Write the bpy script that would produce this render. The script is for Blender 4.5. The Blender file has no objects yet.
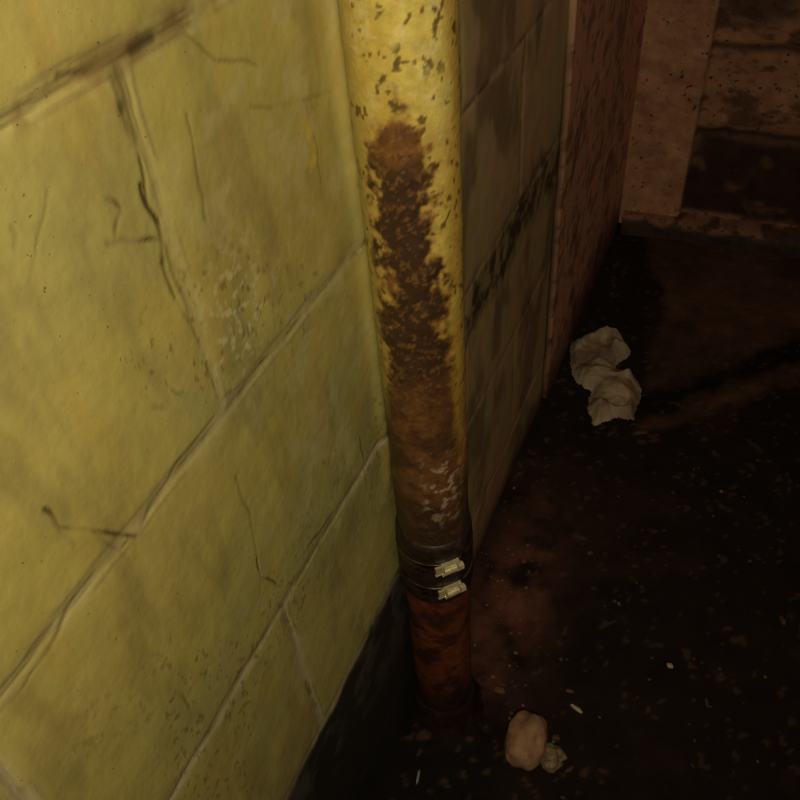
import bpy, bmesh, math, random
import numpy as np
from mathutils import Matrix, Vector
random.seed(4)
# ------------------------------------------------------------------ camera survey
D=0.24; H=1.013
R=Vector((0.9196,0.3864,-0.0701)); F=Vector((-0.3263,0.6522,-0.684))
F.normalize(); R=(R-F*R.dot(F)).normalized(); U=R.cross(F).normalized()
CAM=Vector((D,0,H))
def ray(px,py): return R*(px-400)+U*(400-py)+F*800
def onwall(px,py):
    r=ray(px,py); t=-D/r.x; p=CAM+r*t; return (p.y,p.z)
def onfloor(px,py):
    r=ray(px,py); t=-H/r.z; p=CAM+r*t; return (p.x,p.y)
# ------------------------------------------------------------------ numpy noise
rng=np.random.RandomState(7)
TAB=rng.rand(256,256)
def vn(x,y):
    xi=np.floor(x).astype(int); yi=np.floor(y).astype(int)
    fx=x-xi; fy=y-yi; fx=fx*fx*(3-2*fx); fy=fy*fy*(3-2*fy)
    a=TAB[xi%256,yi%256]; b=TAB[(xi+1)%256,yi%256]; c=TAB[xi%256,(yi+1)%256]; d=TAB[(xi+1)%256,(yi+1)%256]
    return (a*(1-fx)+b*fx)*(1-fy)+(c*(1-fx)+d*fx)*fy
def fbm(x,y,s,o=4,off=0.0):
    v=0;a=0.5;t=0
    for i in range(o):
        c_,s_=math.cos(0.6+i),math.sin(0.6+i)
        xr=x*c_-y*s_; yr=x*s_+y*c_
        v=v+a*vn(xr*s+17.3*i+off+50,yr*s+9.1*i+off*1.7+50); t+=a; a*=0.55; s*=2.03
    return v/t
def ss(a,b,x):
    t=np.clip((x-a)/(b-a),0,1); return t*t*(3-2*t)
def polydist(X,Y,pts):
    d=np.full(X.shape,9.0)
    for (ax,ay),(bx,by) in zip(pts[:-1],pts[1:]):
        vx,vy=bx-ax,by-ay; l=vx*vx+vy*vy+1e-12
        t=np.clip(((X-ax)*vx+(Y-ay)*vy)/l,0,1)
        d=np.minimum(d,np.hypot(X-ax-t*vx,Y-ay-t*vy))
    return d
def inside(X,Y,pts):
    r=np.zeros(X.shape,bool); n=len(pts)
    for i in range(n):
        ax,ay=pts[i]; bx,by=pts[(i+1)%n]
        c=((ay>Y)!=(by>Y))&(X<(bx-ax)*(Y-ay)/(by-ay+1e-12)+ax); r^=c
    return r
def mix(c,col,m): return c*(1-m[...,None])+np.asarray(col)*m[...,None]
def make_mesh(name,verts,faces,cols=None,smooth=True):
    me=bpy.data.meshes.new(name); me.from_pydata([tuple(v) for v in verts],[],[tuple(f) for f in faces]); me.update()
    if cols is not None:
        at=me.color_attributes.new("paint",'FLOAT_COLOR','POINT')
        c=np.ones((len(verts),4),dtype=np.float32); c[:,:3]=cols; at.data.foreach_set("color",c.ravel())
    if smooth: me.polygons.foreach_set("use_smooth",[True]*len(me.polygons))
    ob=bpy.data.objects.new(name,me); bpy.context.collection.objects.link(ob); return ob
def grid(name,P,C,flip=False,mask=None):
    a,b=P.shape[:2]
    i=np.arange((a)*(b)).reshape(a,b)
    q=np.stack([i[:-1,:-1],i[1:,:-1],i[1:,1:],i[:-1,1:]],-1)
    if mask is not None: q=q[mask[:-1,:-1]&mask[1:,:-1]&mask[1:,1:]&mask[:-1,1:]]
    q=q.reshape(-1,4)
    if flip: q=q[:,::-1]
    V=P.reshape(-1,3); Cc=C.reshape(-1,3)
    if mask is not None:
        used=np.unique(q); m=-np.ones(len(V),int); m[used]=np.arange(len(used)); q=m[q]; V=V[used]; Cc=Cc[used]
    return make_mesh(name,V.tolist(),q.tolist(),Cc)
def seg(*s):
    out=[]
    for a,b,st in s:
        n=max(1,int(round((b-a)/st))); out+=list(np.linspace(a,b,n,endpoint=False))
    out.append(s[-1][1]); return np.array(out)
# ------------------------------------------------------------------ materials
def mat(name,rough=0.6,attr=True,col=(0.5,0.5,0.5),metal=0.0,var=0.35,vscale=60,speck=None,bumps=((200,0.0006),),spec=0.4,coat=0.0,roughvar=0.1):
    m=bpy.data.materials.new(name); m.use_nodes=True; nt=m.node_tree; N=nt.nodes; K=nt.links
    b=N["Principled BSDF"]; b.inputs["Metallic"].default_value=metal
    b.inputs["Specular IOR Level"].default_value=spec; b.inputs["Coat Weight"].default_value=coat; b.inputs["Coat Roughness"].default_value=0.3
    tc=N.new("ShaderNodeTexCoord")
    if attr:
        a=N.new("ShaderNodeAttribute"); a.attribute_name="paint"; src=a.outputs["Color"]
    else:
        a=N.new("ShaderNodeRGB"); a.outputs[0].default_value=(*col,1); src=a.outputs[0]
    n=N.new("ShaderNodeTexNoise"); n.inputs["Scale"].default_value=vscale; n.inputs["Detail"].default_value=8; n.inputs["Roughness"].default_value=0.65
    K.new(tc.outputs["Object"],n.inputs["Vector"])
    mr=N.new("ShaderNodeMapRange"); mr.inputs[1].default_value=0.3; mr.inputs[2].default_value=0.7; mr.inputs[3].default_value=1-var; mr.inputs[4].default_value=1+var
    K.new(n.outputs["Fac"],mr.inputs[0])
    mx=N.new("ShaderNodeMix"); mx.data_type='RGBA'; mx.blend_type='MULTIPLY'; mx.inputs[0].default_value=1
    K.new(src,mx.inputs[6]); K.new(mr.outputs[0],mx.inputs[7]); out=mx.outputs[2]
    if speck:
        for (sc,lo,hi,c) in speck:
            s=N.new("ShaderNodeTexNoise"); s.inputs["Scale"].default_value=sc; s.inputs["Detail"].default_value=3
            K.new(tc.outputs["Object"],s.inputs["Vector"])
            r=N.new("ShaderNodeMapRange"); r.inputs[1].default_value=lo; r.inputs[2].default_value=hi
            K.new(s.outputs["Fac"],r.inputs[0])
            x=N.new("ShaderNodeMix"); x.data_type='RGBA'; K.new(r.outputs[0],x.inputs[0]); K.new(out,x.inputs[6]); x.inputs[7].default_value=(*c,1); out=x.outputs[2]
    K.new(out,b.inputs["Base Color"])
    rr=N.new("ShaderNodeMapRange"); rr.inputs[3].default_value=rough-roughvar; rr.inputs[4].default_value=rough+roughvar
    K.new(n.outputs["Fac"],rr.inputs[0]); K.new(rr.outputs[0],b.inputs["Roughness"])
    prev=None
    for sc,dist in bumps:
        t=N.new("ShaderNodeTexNoise"); t.inputs["Scale"].default_value=sc; t.inputs["Detail"].default_value=3
        K.new(tc.outputs["Object"],t.inputs["Vector"])
        bp=N.new("ShaderNodeBump"); bp.inputs["Strength"].default_value=1; bp.inputs["Distance"].default_value=dist
        K.new(t.outputs["Fac"],bp.inputs["Height"])
        if prev: K.new(prev,bp.inputs["Normal"])
        prev=bp.outputs["Normal"]
    if prev: K.new(prev,b.inputs["Normal"])
    return m
M_wall=mat("painted_block",0.5,var=0.11,vscale=34,speck=[(420,0.70,0.76,(0.12,0.09,0.025)),(700,0.73,0.78,(0.58,0.54,0.30))],bumps=((28,0.0010),(160,0.0003)),spec=0.35)
M_back=mat("stained_render",0.75,var=0.35,vscale=25,speck=[(90,0.62,0.7,(0.06,0.025,0.012))],bumps=((30,0.004),(200,0.001)))
M_pipe=mat("pipe_paint_rust",0.45,var=0.20,vscale=110,bumps=((300,0.0004),(70,0.0006)),spec=0.45)
M_floor=mat("dirty_floor",0.75,var=0.35,vscale=14,bumps=((40,0.003),(200,0.0008)),spec=0.12)

# ------------------------------------------------------------------ left wall
JZ=[0.098+0.2016*k for k in range(0,8)]
Yc=seg((-0.5,0.03,0.03),(0.03,0.50,0.0012),(0.50,0.60,0.002),(0.60,1.05,0.004),(1.05,1.08,0.002),(1.08,1.72,0.006))
Zc=seg((-0.03,0.30,0.0025),(0.30,0.96,0.0015),(0.96,2.2,0.04))
Y,Z=np.meshgrid(Yc,Zc,indexing='ij')
wob=(fbm(Y,Z,6,3)-0.5)*0.006+(fbm(Y,Z,40,3,5)-0.5)*0.003
wob2=wob+np.clip((0.30-Y)/0.24,0,1)*0.003*np.exp(-((Z-0.70)/0.05)**2)+0.003*ss(.8,.85,Z)
dz=np.full(Y.shape,9.0)
for z in JZ: dz=np.minimum(dz,np.abs(Z-z+wob2))
course=np.floor((Z+wob2-0.098)/0.2016).astype(int)
offs=np.where(course%2==1,0.256,0.055)
dy=np.abs((Y-offs+wob*2.0+0.2016*10)%0.4032); dy=np.minimum(dy,0.4032-dy)
j=np.minimum(dz,dy)
jn=fbm(Y,Z,18,3,31)
groove=np.exp(-(j/0.0060)**2)*(0.4+0.6*jn)
line=np.exp(-((j-0.0012)/0.0011)**2)*ss(0.35,0.6,fbm(Y,Z,30,3,37))
far=ss(0.50,0.60,Y)
hgt=-0.0011*groove-0.0006*line+(fbm(Y,Z,5,3,3)-0.5)*0.004+(fbm(Y,Z,45,3,8)-0.5)*0.0005
cr=np.zeros(Y.shape)
W1=(fbm(Y,Z,38,2,77)-0.5)*0.010; W2=(fbm(Y,Z,38,2,99)-0.5)*0.010; BR=0.30+0.9*ss(0.35,0.6,fbm(Y,Z,60,2,15))
def crack(pts,w,amt=1.0):
    global cr
    w=max(w,0.0010)
    d=polydist(Y+W1,Z+W2,[onwall(*q) for q in pts])
    cr=np.maximum(cr,amt*BR*np.exp(-(d/w)**2))
crack([(118,80),(125,110),(136,145)],0.0030)
crack([(134,145),(145,190),(160,240)],0.0011,0.8)
crack([(140,190),(158,225),(166,262)],0.0014,1.0)
crack([(110,240),(125,238),(160,243)],0.0010,1.0); crack([(108,205),(122,215),(118,240)],0.0010,0.9)
crack([(166,262),(190,330),(221,400)],0.0008,0.6)
crack([(10,232),(14,240),(12,255)],0.0010,0.9)
crack([(45,512),(62,526),(95,528),(135,533)],0.0011,0.9); crack([(62,526),(75,545)],0.0008,0.5); crack([(95,528),(110,545),(128,560)],0.001,0.4)
crack([(236,480),(250,520),(262,575),(285,585)],0.0010,0.9); crack([(262,575),(258,600)],0.0008,0.7)
crack([(220,410),(180,465),(130,535),(70,615),(0,712)],0.0010,0.55)
crack([(60,82),(130,50)],0.0014,0.5); crack([(130,50),(215,2)],0.003,0.8)
crack([(355,255),(300,318),(222,405)],0.0009,0.5)
crack([(190,30),(215,60),(260,70)],0.0007,0.35); crack([(190,110),(200,180),(215,240)],0.0007,0.35)
crack([(250,105),(290,105),(330,95)],0.0008,0.3); crack([(305,100),(318,150),(322,185)],0.001,0.3)
crack([(30,290),(38,240),(50,190)],0.0007,0.3)
crack([(300,560),(345,495),(385,430)],0.0014,0.6)
crack([(170,800),(240,675),(285,605)],0.0010,0.5)
crack([(360,440),(368,480),(366,510)],0.001,0.6); crack([(180,680),(190,720)],0.001,0.4)
hgt-=0.0008*cr
C=np.ones(Y.shape+(3,))*np.array([0.42,0.362,0.105])
C=mix(C,[0.33,0.32,0.115],ss(0.42,0.62,fbm(Y,Z,7,3,12))*0.75)
C=mix(C,[0.49,0.41,0.135],ss(0.5,0.7,fbm(Y,Z,9,3,42))*0.5)
C=mix(C,[0.25,0.205,0.075],ss(0.50,0.72,fbm(Y*2.4,Z*0.8,14,4,52))*0.5)
C=mix(C,[0.50,0.46,0.24],ss(0.56,0.68,fbm(Y,Z*1.2,40,4,62))*0.4*ss(0.2,0.35,Y))
C=mix(C,[0.44,0.30,0.07],ss(0.60,0.70,fbm(Y*1.8,Z*.5,26,3,162))*0.25)
jm=np.exp(-(j/0.0055)**2)
wear=ss(0.36,0.60,fbm(Y,Z,45,4,21))
lowwear=ss(0.76,0.60,Z)
C=mix(C,[0.50,0.45,0.22],np.clip(jm*0.35,0,1)*(1-far))
C=mix(C,[0.17,0.13,0.05],line*0.85)
C=mix(C,[0.20,0.16,0.07],np.exp(-((j-0.006)/0.0012)**2)*ss(0.45,0.6,fbm(Y,Z,24,3,137))*0.6)
C=mix(C,[0.46,0.40,0.25],np.clip(jm*lowwear*wear*0.85,0,1))
topdirt=np.exp(-(np.abs(Z-JZ[4]+wob2)/0.007)**2)*ss(0.42,0.6,fbm(Y,Z,45,4,90))
C=mix(C,[0.17,0.10,0.04],topdirt*0.7)
wy,wz=onwall(240,315); d=np.hypot((Y-wy)/0.035,(Z-wz)/0.04)
C=mix(C,[0.60,0.58,0.34],ss(0.60,0.68,fbm(Y,Z,200,3,14))*np.exp(-d*d)*0.7)
wy,wz=onwall(312,150); d=np.hypot((Y-wy)/0.006,(Z-wz)/0.018)
C=mix(C,[0.60,0.42,0.06],np.exp(-d*d)*ss(0.4,0.55,fbm(Y,Z,130,3,19))*0.9)
C=mix(C,[0.06,0.038,0.016],np.clip(cr*1.1,0,1)*0.92)
C=mix(C,[0.10,0.08,0.03],ss(0.70,0.75,fbm(Y*1.5,Z,200,2,3))*ss(0.5,0.68,fbm(Y,Z,8,2,71))*0.5)
edge=0.300+(fbm(Y,Z,30,3,6)-0.5)*0.02
dk=ss(edge+0.004,edge-0.006,Z)*(1-ss(0.50,0.56,Y))
C=mix(C,[0.020,0.020,0.020],dk*0.98)
C=mix(C,[0.11,0.10,0.08],dk*ss(0.48,0.66,fbm(Y,Z,30,4,61))*0.55*ss(0.12,0.28,Z))
C=mix(C,[0.42,0.37,0.22],np.exp(-((Z-0.300+wob)/0.0045)**2)*0.6*wear*(1-far))
# beyond pipe
C=mix(C,[0.40,0.29,0.15],far*0.9)
C=mix(C,[0.46,0.26,0.16],far*ss(0.42,0.62,fbm(Y,Z,12,3,17))*0.6)
C=mix(C,[0.42,0.36,0.13],far*ss(0.75,0.60,Y)*ss(0.45,0.6,fbm(Y,Z,10,3,217))*0.6)
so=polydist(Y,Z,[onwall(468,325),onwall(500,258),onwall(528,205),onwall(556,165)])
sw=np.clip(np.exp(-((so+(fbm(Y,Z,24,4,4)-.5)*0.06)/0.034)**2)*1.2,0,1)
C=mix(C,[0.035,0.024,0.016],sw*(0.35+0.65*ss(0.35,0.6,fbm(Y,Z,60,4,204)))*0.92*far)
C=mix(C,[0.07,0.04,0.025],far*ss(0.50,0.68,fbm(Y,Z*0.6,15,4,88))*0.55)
C=mix(C,[0.08,0.05,0.03],far*line*0.85)
C=mix(C,[0.55,0.38,0.24],far*np.clip(jm*1.2,0,1)*wear*0.5)
wy,wz=onwall(487,545); d=np.hypot((Y-wy)/0.12,(Z-wz)/0.10)
C=mix(C,[0.46,0.18,0.11],np.exp(-d*d)*0.8*ss(0.3,0.5,fbm(Y,Z,25,3,303)))
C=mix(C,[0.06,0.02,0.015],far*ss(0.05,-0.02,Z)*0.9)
pier=ss(1.060,1.066,Y)
C=mix(C,[0.60,0.31,0.21],pier*0.97)
C=mix(C,[0.11,0.05,0.03],pier*ss(0.54,0.66,fbm(Y,Z,26,4,44))*0.6)
C=mix(C,[0.10,0.05,0.03],pier*ss(0.60,0.68,fbm(Y,Z,60,3,441))*0.6)
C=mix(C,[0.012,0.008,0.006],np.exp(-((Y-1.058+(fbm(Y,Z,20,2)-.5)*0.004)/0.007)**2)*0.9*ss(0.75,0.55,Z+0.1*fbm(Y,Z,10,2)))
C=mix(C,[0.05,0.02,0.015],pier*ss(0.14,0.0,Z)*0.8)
X=hgt+pier*0.008
bead=np.exp(-((Y-0.440)/0.008)**2)*ss(0.40,0.50,Z)
X=X+bead*0.004
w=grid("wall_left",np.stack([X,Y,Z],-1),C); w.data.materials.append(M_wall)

# ------------------------------------------------------------------ back wall
BY=1.69
Xc=seg((-0.0,0.6,0.004),(0.6,1.6,0.02)); Zb=seg((0,0.7,0.004),(0.7,2.2,0.05))
X2,Z2=np.meshgrid(Xc,Zb,indexing='ij')
rec=ss(0.136,0.142,X2)
wb=(fbm(X2,Z2,25,3,2)-0.5)*0.012
dzb=np.full(X2.shape,9.0)
for z in (0.228,0.40,0.60,0.80,1.0): dzb=np.minimum(dzb,np.abs(Z2-z+wb))
jb=np.exp(-(dzb/0.008)**2)
C=np.ones(X2.shape+(3,))*np.array([0.48,0.25,0.15])
C=mix(C,[0.32,0.16,0.09],rec*0.6)
C=mix(C,[0.07,0.03,0.018],ss(0.5,0.63,fbm(X2,Z2*2.2,16,4,9))*(0.25+0.5*rec))
C=mix(C,[0.05,0.022,0.014],jb*rec*0.85)
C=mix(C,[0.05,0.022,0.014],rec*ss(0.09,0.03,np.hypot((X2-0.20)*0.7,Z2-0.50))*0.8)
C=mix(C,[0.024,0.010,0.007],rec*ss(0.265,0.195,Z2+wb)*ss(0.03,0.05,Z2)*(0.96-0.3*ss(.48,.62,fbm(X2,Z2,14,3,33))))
Yb=BY+rec*0.025+jb*rec*0.006+(fbm(X2,Z2,14,4,5)-.5)*0.008
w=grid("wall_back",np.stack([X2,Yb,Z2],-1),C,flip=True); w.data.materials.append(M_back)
Xk=seg((0.02,0.6,0.004),(0.6,1.6,0.05)); prof=[(1.72,0.034),(1.672,0.032),(1.662,0.028),(1.655,0.018),(1.652,-0.01)]
Pk=np.zeros((len(Xk),len(prof)*3,3)); pr=np.array(prof); tt=np.linspace(0,len(prof)-1,len(prof)*3)
py_=np.interp(tt,range(len(prof)),pr[:,0]); pz_=np.interp(tt,range(len(prof)),pr[:,1])
XX,TT=np.meshgrid(Xk,tt,indexing='ij')
nk=(fbm(XX,TT*0.02,30,4,3)-.5)*0.012
Pk[...,0]=XX; Pk[...,1]=py_[None]+nk; Pk[...,2]=pz_[None]+nk*0.7
Ck=np.ones(XX.shape+(3,))*np.array([0.30,0.15,0.095]); Ck=mix(Ck,[0.05,0.025,0.02],ss(0.48,0.6,fbm(XX,TT*0.02,35,3,6))*0.8)
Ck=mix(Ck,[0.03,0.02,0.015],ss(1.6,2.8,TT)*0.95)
k=grid("baseboard_back",Pk,Ck); k.data.materials.append(M_back)

# ------------------------------------------------------------------ floor
Xf=seg((-0.01,0.62,0.004),(0.62,1.6,0.03)); Yf=seg((-0.5,0.3,0.04),(0.3,1.70,0.0045))
FX,FY=np.meshgrid(Xf,Yf,indexing='ij')
C=np.ones(FX.shape+(3,))*np.array([0.018,0.012,0.010])
C=mix(C,[0.045,0.024,0.015],ss(0.5,0.68,fbm(FX,FY,8,3,2))*0.3)
poly=[onfloor(*q) for q in [(628,440),(700,420),(820,380),(900,300),(860,215),(640,215),(655,300),(640,400)]]
nx=FX+(fbm(FX,FY,14,4,3)-.5)*0.06; ny=FY+(fbm(FX,FY,14,4,6)-.5)*0.06
ins=inside(nx,ny,poly); ins=ins*ss(0,0.03,polydist(nx,ny,poly+[poly[0]]))
C=mix(C,[0.105,0.055,0.030],ins*0.85*(0.6+0.4*ss(0.35,0.6,fbm(FX,FY,10,3,55))))
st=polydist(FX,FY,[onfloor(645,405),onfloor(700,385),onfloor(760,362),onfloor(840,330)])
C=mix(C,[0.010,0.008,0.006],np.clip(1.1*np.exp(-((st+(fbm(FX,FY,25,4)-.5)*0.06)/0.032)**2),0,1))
px,py=onfloor(508,605); d=np.hypot((FX-px)/0.055,(FY-py)/0.17)
C=mix(C,[0.20,0.075,0.05],np.exp(-d*d)*ss(0.25,0.62,fbm(FX,FY,22,4,8))*0.75)
d=np.hypot(FX-0.037,FY-0.453)
C=mix(C,[0.08,0.022,0.014],np.exp(-(d/0.045)**2)*0.6)
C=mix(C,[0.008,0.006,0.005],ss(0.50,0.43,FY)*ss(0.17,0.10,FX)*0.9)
C=mix(C,[0.14,0.08,0.05],ss(0.74,0.80,fbm(FX,FY,90,2,18))*0.4)
FZ=(fbm(FX,FY,10,4,1)-0.5)*0.010-0.006+np.exp(-((d-0.045)/0.02)**2)*0.008*ss(0.3,0.7,fbm(FX,FY,50,3))
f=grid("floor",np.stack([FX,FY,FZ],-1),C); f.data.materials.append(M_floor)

# ------------------------------------------------------------------ pipe
PX,PY,PR=0.0372,0.453,0.0348
camang=math.atan2(0-PY,D-PX)
ytab=[-200,0,100,200,300,400,500,545,600,700]; ztab=[0.97,.875,.820,.754,.675,.577,.4535,.3865,.291,.07]
Th=np.linspace(-math.pi,math.pi,181); Zp=seg((-0.01,0.93,0.0015),(0.93,2.2,0.05))
TH,ZP=np.meshgrid(Th,Zp,indexing='ij')
yy=np.interp(-ZP,[-z for z in ztab],ytab)
s=np.where(np.cos(TH)>0,np.sin(TH),np.sign(TH)*(2-np.abs(np.sin(TH))))
U_=TH*PR
n1=fbm(U_,ZP,35,5,11); n2=fbm(U_,ZP,130,4,22); n3=fbm(U_,ZP,320,3,33)
Lb=np.interp(yy,[60,115,135,150,200,300,400,440,480,560],[.1,-.28,-.50,-.62,-.66,-.78,-.88,-1.3,-2.1,-2.2])
Rb=np.interp(yy,[60,115,135,150,200,300,400,440,480,560],[-.5,.02,.22,.28,.40,.52,.72,.98,1.6,2.2])
dist=np.minimum(s-Lb,Rb-s)
m=dist+(n1-0.5)*0.60+(n2-0.5)*0.7
edge_m=ss(-0.12,0.18,m); core=ss(0.02,0.20,m+(n1-.5)*0.4)
C=np.ones(TH.shape+(3,))*np.array([0.57,0.46,0.115])
C=mix(C,[0.45,0.33,0.06],ss(0.45,0.65,fbm(U_,ZP*0.5,30,3,66))*0.6)
C=mix(C,[0.68,0.60,0.30],ss(0.56,0.68,n2)*0.4*ss(200,100,yy))
halo=ss(-0.55,0.10,m)*ss(80,140,yy)
C=mix(C,[0.36,0.20,0.035],halo*(0.5+0.35*ss(250,380,yy)))
C=mix(C,[0.18,0.078,0.022],edge_m)
heavy=ss(150,180,yy)*ss(440,350,yy)
C=mix(C,[0.042,0.022,0.012],core*np.clip(ss(0.24,0.44,n2+(n1-.5)*.3+0.09)*heavy+0.35*ss(.5,.6,n2),0,1)*0.95)
C=mix(C,[0.28,0.14,0.035],edge_m*ss(0.60,0.68,n3)*0.4)
low=ss(370,450,yy)
C=mix(C,[0.15,0.068,0.024],low*0.85)
C=mix(C,[0.050,0.025,0.014],low*ss(0.38,0.56,n1)*0.8)
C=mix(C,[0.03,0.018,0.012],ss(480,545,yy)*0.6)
C=mix(C,[0.42,0.34,0.24],low*ss(0.60,0.66,fbm(U_,ZP,170,3,522))*0.7*ss(545,500,yy)*ss(440,475,yy)*ss(-0.4,0.1,s)*ss(0.9,.5,s))
C=mix(C,[0.44,0.27,0.045],ss(0.60,0.82,s+(n1-.5)*.4)*ss(1.7,1.6,np.abs(TH))*ss(520,430,yy)*0.7)
C=mix(C,[0.40,0.32,0.08],ss(-0.78,-0.93,s)*ss(450,390,yy)*0.7)
C=mix(C,[0.06,0.03,0.010],ss(0.60,0.66,fbm(U_,ZP,120,3,50))*ss(100,60,yy)*ss(0.50,0.62,fbm(U_,ZP,26,2,51))*0.85)
C=mix(C,[0.08,0.035,0.012],ss(0.72,0.77,fbm(U_,ZP,190,2,58))*0.8)
red=ss(595,605,yy)
C=mix(C,[0.15,0.040,0.018],red*0.85); C=mix(C,[0.030,0.012,0.009],red*ss(0.42,0.60,n1)*0.8)
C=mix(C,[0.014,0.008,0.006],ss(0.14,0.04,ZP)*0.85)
rr=PR+edge_m*(n2-0.45)*0.0018+core*(n3-.4)*0.0008+low*(n1-.5)*0.0012+(fbm(U_,ZP,20,2,9)-.5)*0.0006
seam=ss(math.pi*0.75,math.pi,np.abs(TH)); rr=rr*(1-seam)+PR*seam
ang=TH+camang
Pp=np.stack([PX+rr*np.cos(ang),PY+rr*np.sin(ang),ZP],-1)
pipe_root=bpy.data.objects.new("drain_pipe",None); bpy.context.collection.objects.link(pipe_root)
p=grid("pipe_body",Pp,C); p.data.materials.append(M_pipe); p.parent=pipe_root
def lathe(name,prof,material,n=96,noise=0.0):
    V=[];Fc=[];m_=len(prof)
    for i in range(n):
        a=2*math.pi*i/n
        for r,z in prof:
            q=r+random.uniform(-noise,noise); V.append((PX+q*math.cos(a),PY+q*math.sin(a),z))
    for i in range(n):
        for jn_ in range(m_-1):
            a=i*m_+jn_; b=((i+1)%n)*m_+jn_; Fc.append((a,b,b+1,a+1))
    o=make_mesh(name,V,Fc); o.data.materials.append(material); o.parent=pipe_root; return o
M_rub=mat("rubber_sleeve",0.5,attr=False,col=(0.022,0.013,0.009),var=0.5,vscale=90,bumps=((120,0.001),),speck=[(70,0.58,0.7,(0.08,0.03,0.015))])
M_band=mat("clamp_band_metal",0.35,attr=False,col=(0.14,0.10,0.06),metal=0.85,var=0.5,vscale=70,speck=[(60,0.5,0.62,(0.04,0.02,0.012))],bumps=((200,0.0004),))
M_scr=mat("clamp_screw_metal",0.35,attr=False,col=(0.72,0.64,0.42),metal=0.5,var=0.3,vscale=200,bumps=((300,0.0002),))
lathe("rubber_sleeve",[(PR+.0002,.290),(PR+.003,.291),(PR+.0038,.294),(PR+.0036,.300),(PR+.0024,.304),(PR+.0024,.322),(PR+.0038,.327),(PR+.0040,.340),(PR+.0026,.345),(PR+.0026,.362),(PR+.0038,.368),(PR+.0034,.378),(PR+.0026,.383),(PR+.0002,.385)],M_rub,noise=0.0001)
# rusty socket where the pipe enters the floor
M_sock=mat("rusty_socket",0.8,attr=False,col=(0.022,0.010,0.008),var=0.6,vscale=60,bumps=((80,0.003),),spec=0.15)
lathe("floor_socket",[(PR-.001,.040),(PR+.003,.036),(PR+.005,.030),(PR+.006,.018),(PR+.008,.006),(PR+.016,-.004),(PR+.022,-.014)],M_sock,noise=0.0006)
def box(bm,c,sz,ax,bev=0.001):
    r=bmesh.ops.create_cube(bm,size=1); vs=r['verts']
    for v in vs:
        l=v.co.copy(); v.co=c+ax[0]*l.x*sz[0]+ax[1]*l.y*sz[1]+ax[2]*l.z*sz[2]
    es=list({e for v in vs for e in v.link_edges}); bmesh.ops.bevel(bm,geom=es,offset=bev,segments=2,affect='EDGES')
def cyl(bm,c,axis,r1,r2,l,n=12):
    q=Vector((0,0,1)).rotation_difference(axis)
    bmesh.ops.create_cone(bm,cap_ends=True,segments=n,radius1=r1,radius2=r2,depth=l,matrix=Matrix.Translation(c)@q.to_matrix().to_4x4())
for zc,phi,nm in ((0.352,0.36,"upper"),(0.312,0.40,"lower")):
    rb=PR+.0028
    lathe("clamp_band_"+nm,[(rb-.0004,zc-.0068),(rb+.0010,zc-.0070),(rb+.0015,zc-.0060),(rb+.0009,zc-.0048),(rb+.0009,zc+.0048),(rb+.0015,zc+.0060),(rb+.0010,zc+.0070),(rb-.0004,zc+.0068)],M_band)
    a=camang+phi; rad=Vector((math.cos(a),math.sin(a),0)); tan=Vector((-math.sin(a),math.cos(a),0)); up=Vector((0,0,1))
    c=Vector((PX,PY,zc))+rad*(rb+.0030)
    bm=bmesh.new()
    box(bm,c-rad*0.0012,(0.017,0.0030,0.0150),(tan,rad,up),0.0008)
    cyl(bm,c+rad*0.0005-tan*0.0010,tan,0.0042,0.0042,0.0130,20)
    for i in range(6): cyl(bm,c+rad*0.0005+tan*(-0.0066+i*0.0020),tan,0.0047,0.0047,0.0008,20)
    cyl(bm,c+rad*0.0005+tan*0.0098,tan,0.0045,0.0045,0.0050,6)
    cyl(bm,c+rad*0.0005+tan*0.0126,tan,0.0034,0.0028,0.0010,12)
    box(bm,c-tan*0.0115-rad*0.0016,(0.008,0.0016,0.012),(tan,rad,up),0.0005)
    me=bpy.data.meshes.new("clamp_screw_"+nm); bm.to_mesh(me); bm.free()
    o=bpy.data.objects.new("clamp_screw_"+nm,me); bpy.context.collection.objects.link(o); me.materials.append(M_scr); o.parent=pipe_root

# ------------------------------------------------------------------ crumpled paper
pts=[onfloor(*q) for q in [(570,358),(572,342),(584,338),(602,330),(622,334),(630,352),(616,368),(636,376),(643,386),(637,420),(616,418),(594,424),(586,398),(590,388),(574,382)]]
xs=[p_[0] for p_ in pts]; ys=[p_[1] for p_ in pts]
Xg=np.arange(min(xs)-.02,max(xs)+.02,0.0022); Yg=np.arange(min(ys)-.02,max(ys)+.02,0.0022)
GX,GY=np.meshgrid(Xg,Yg,indexing='ij')
wx=GX+(fbm(GX,GY,30,3,1)-.5)*0.016; wy_=GY+(fbm(GX,GY,30,3,2)-.5)*0.016
ins=inside(wx,wy_,pts); ed=polydist(wx,wy_,pts+[pts[0]])
rd=1-np.abs(2*fbm(GX,GY,16,2,5)-1)*2.2; rd2=1-np.abs(2*fbm(GX,GY,45,2,8)-1)*2
hz=ss(0,0.016,ed)*(0.010+0.016*np.clip(rd,0,1)+0.004*np.clip(rd2,0,1))
Cp=np.ones(GX.shape+(3,))*np.array([0.42,0.33,0.23]); Cp=mix(Cp,[0.20,0.13,0.08],ss(0.45,0.62,fbm(GX,GY,30,3,7))*0.75)
o=grid("crumpled_paper",np.stack([GX,GY,hz-0.004],-1),Cp,mask=ins)
M_pap=mat("soiled_paper",0.9,var=0.2,vscale=80,bumps=((90,0.001),),spec=0.1); o.data.materials.append(M_pap)

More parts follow.
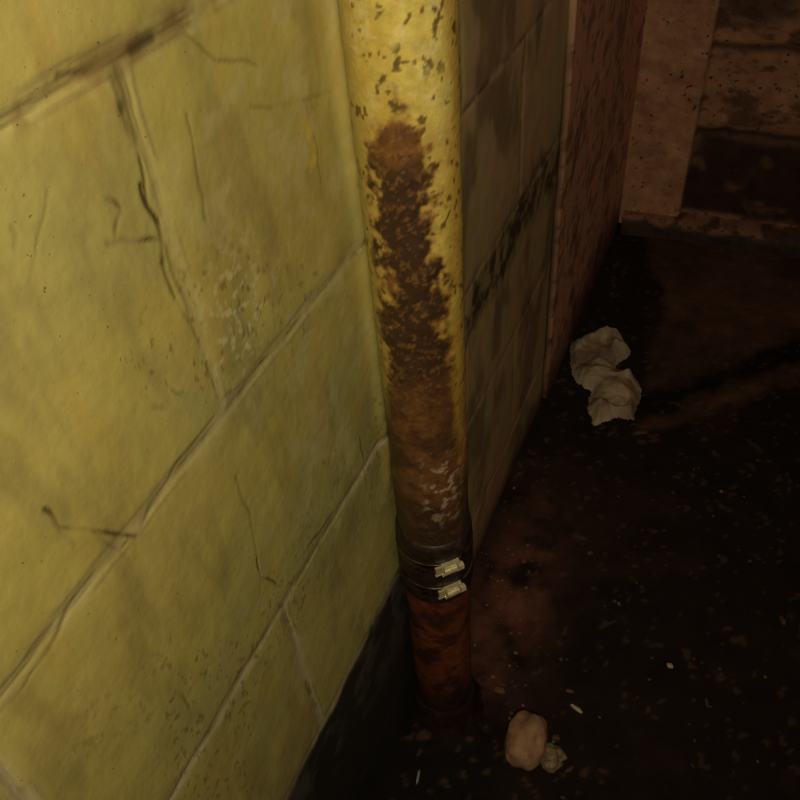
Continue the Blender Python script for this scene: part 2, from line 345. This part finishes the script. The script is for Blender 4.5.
# ------------------------------------------------------------------ stones / rubble
def rock(name,x,y,sx,sy,sz,c1,c2,seed,rough=0.35,material=None,sub=4,z0=-0.004):
    bm=bmesh.new(); bmesh.ops.create_icosphere(bm,subdivisions=sub,radius=1)
    from mathutils import noise
    cols=[]
    for v in bm.verts:
        d_=v.co.normalized(); n=noise.fractal(d_*1.3+Vector((seed,0,0)),1,2,4); k=1+rough*n
        m2=max(0,min(1,0.5+noise.fractal(d_*2+Vector((0,seed,0)),1,2,3)))
        cols.append([c1[i]*(1-m2)+c2[i]*m2 for i in range(3)])
        v.co=Vector((d_.x*sx*k,d_.y*sy*k,max(d_.z,-0.75)*sz*k))
    mz=min(v.co.z for v in bm.verts)
    V=[(v.co.x+x,v.co.y+y,v.co.z-mz+z0) for v in bm.verts]; Fa=[[q.index for q in f_.verts] for f_ in bm.faces]; bm.free()
    o=make_mesh(name,V,Fa,np.array(cols)); o.data.materials.append(material or M_stone); return o
M_stone=mat("stone_surface",0.8,var=0.25,vscale=70,bumps=((120,0.0012),),spec=0.2)
x,y=onfloor(526,745); rock("round_stone",x,y,0.026,0.036,0.024,(0.46,0.27,0.16),(0.28,0.15,0.08),3.1,0.14)
x,y=onfloor(549,758); rock("plaster_chunk",x,y,0.017,0.015,0.009,(0.34,0.26,0.15),(0.14,0.10,0.06),5.2,0.45)
bm=bmesh.new(); lay=[]
def chip(px,py,a,b,c,rot,col):
    x,y=onfloor(px,py)
    r=bmesh.ops.create_icosphere(bm,subdivisions=1,radius=1); rm=Matrix.Rotation(rot,3,'Z')
    for v in r['verts']:
        q=Vector((v.co.x*a*random.uniform(.75,1.2),v.co.y*b*random.uniform(.75,1.2),v.co.z*c)); q=rm@q; v.co=q+Vector((x,y,c*0.6-0.004)); lay.append(col)
pale=(0.5,0.42,0.25); brn=(0.10,0.055,0.035); red=(0.18,0.07,0.04)
for a in [(577,708,.011,.0032,.003,-.3,pale),(670,665,.005,.004,.003,0,pale),(707,702,.003,.008,.003,.3,brn),(590,552,.006,.005,.003,.6,brn),(783,620,.004,.009,.003,.4,brn),(570,690,.006,.003,.002,.2,red),(556,737,.006,.005,.004,0,brn),(418,776,.002,.010,.002,.2,(0.3,.3,.3)),(640,432,.014,.004,.003,.4,brn),(720,668,.003,.003,.003,0,brn),(500,690,.008,.006,.004,0,red),(750,560,.003,.003,.002,0,brn),(615,600,.004,.003,.002,0,brn),(570,768,.008,.003,.002,.9,brn),(520,722,.005,.005,.003,0,red)]: chip(*a)
for i in range(80):
    k=random.choice([brn,brn,(0.03,0.02,0.015),(0.05,0.03,0.02),(0.03,0.02,0.015),(0.16,.12,.08)]); s_=random.uniform(.001,.004)
    chip(random.uniform(470,800),random.uniform(440,800),s_,s_*random.uniform(.5,1),s_*.6,random.uniform(0,3),k)
for i in range(50):
    s_=random.uniform(.001,.004); chip(random.gauss(512,14),random.gauss(610,45),s_,s_*.8,s_*.6,random.uniform(0,3),random.choice([red,brn,(0.22,.10,.07)]))
me=bpy.data.meshes.new("debris_chips"); bm.to_mesh(me); bm.free()
at=me.color_attributes.new("paint",'FLOAT_COLOR','POINT'); at.data.foreach_set("color",np.array([[*c_,1] for c_ in lay],dtype=np.float32).ravel())
o=bpy.data.objects.new("debris_chips",me); bpy.context.collection.objects.link(o); me.materials.append(M_stone)

# ------------------------------------------------------------------ lights
ld=bpy.data.lights.new("torch_light",'SPOT'); ld.energy=16; ld.color=(1.0,0.85,0.55); ld.shadow_soft_size=0.02; ld.spot_size=math.radians(115); ld.spot_blend=1.0
lo=bpy.data.objects.new("torch_light",ld); bpy.context.collection.objects.link(lo)
lo.location=(0.31,-0.14,1.17); tgt=Vector((0.0,0.35,0.79)); lo.rotation_euler=(tgt-lo.location).to_track_quat('-Z','Y').to_euler()
w=bpy.data.worlds.new("World"); bpy.context.scene.world=w; w.use_nodes=True
bg=w.node_tree.nodes["Background"]; bg.inputs[0].default_value=(1,0.62,0.42,1); bg.inputs[1].default_value=0.055
# ------------------------------------------------------------------ camera
cd=bpy.data.cameras.new("camera"); cd.sensor_width=36; cd.lens=36.0; cd.clip_start=0.01
co=bpy.data.objects.new("camera",cd); bpy.context.collection.objects.link(co)
m3=Matrix((R,U,-F)).transposed(); co.matrix_world=Matrix.Translation(CAM)@m3.to_4x4()
bpy.context.scene.camera=co
sc=bpy.context.scene; sc.view_settings.view_transform='Standard'; sc.view_settings.look='None'
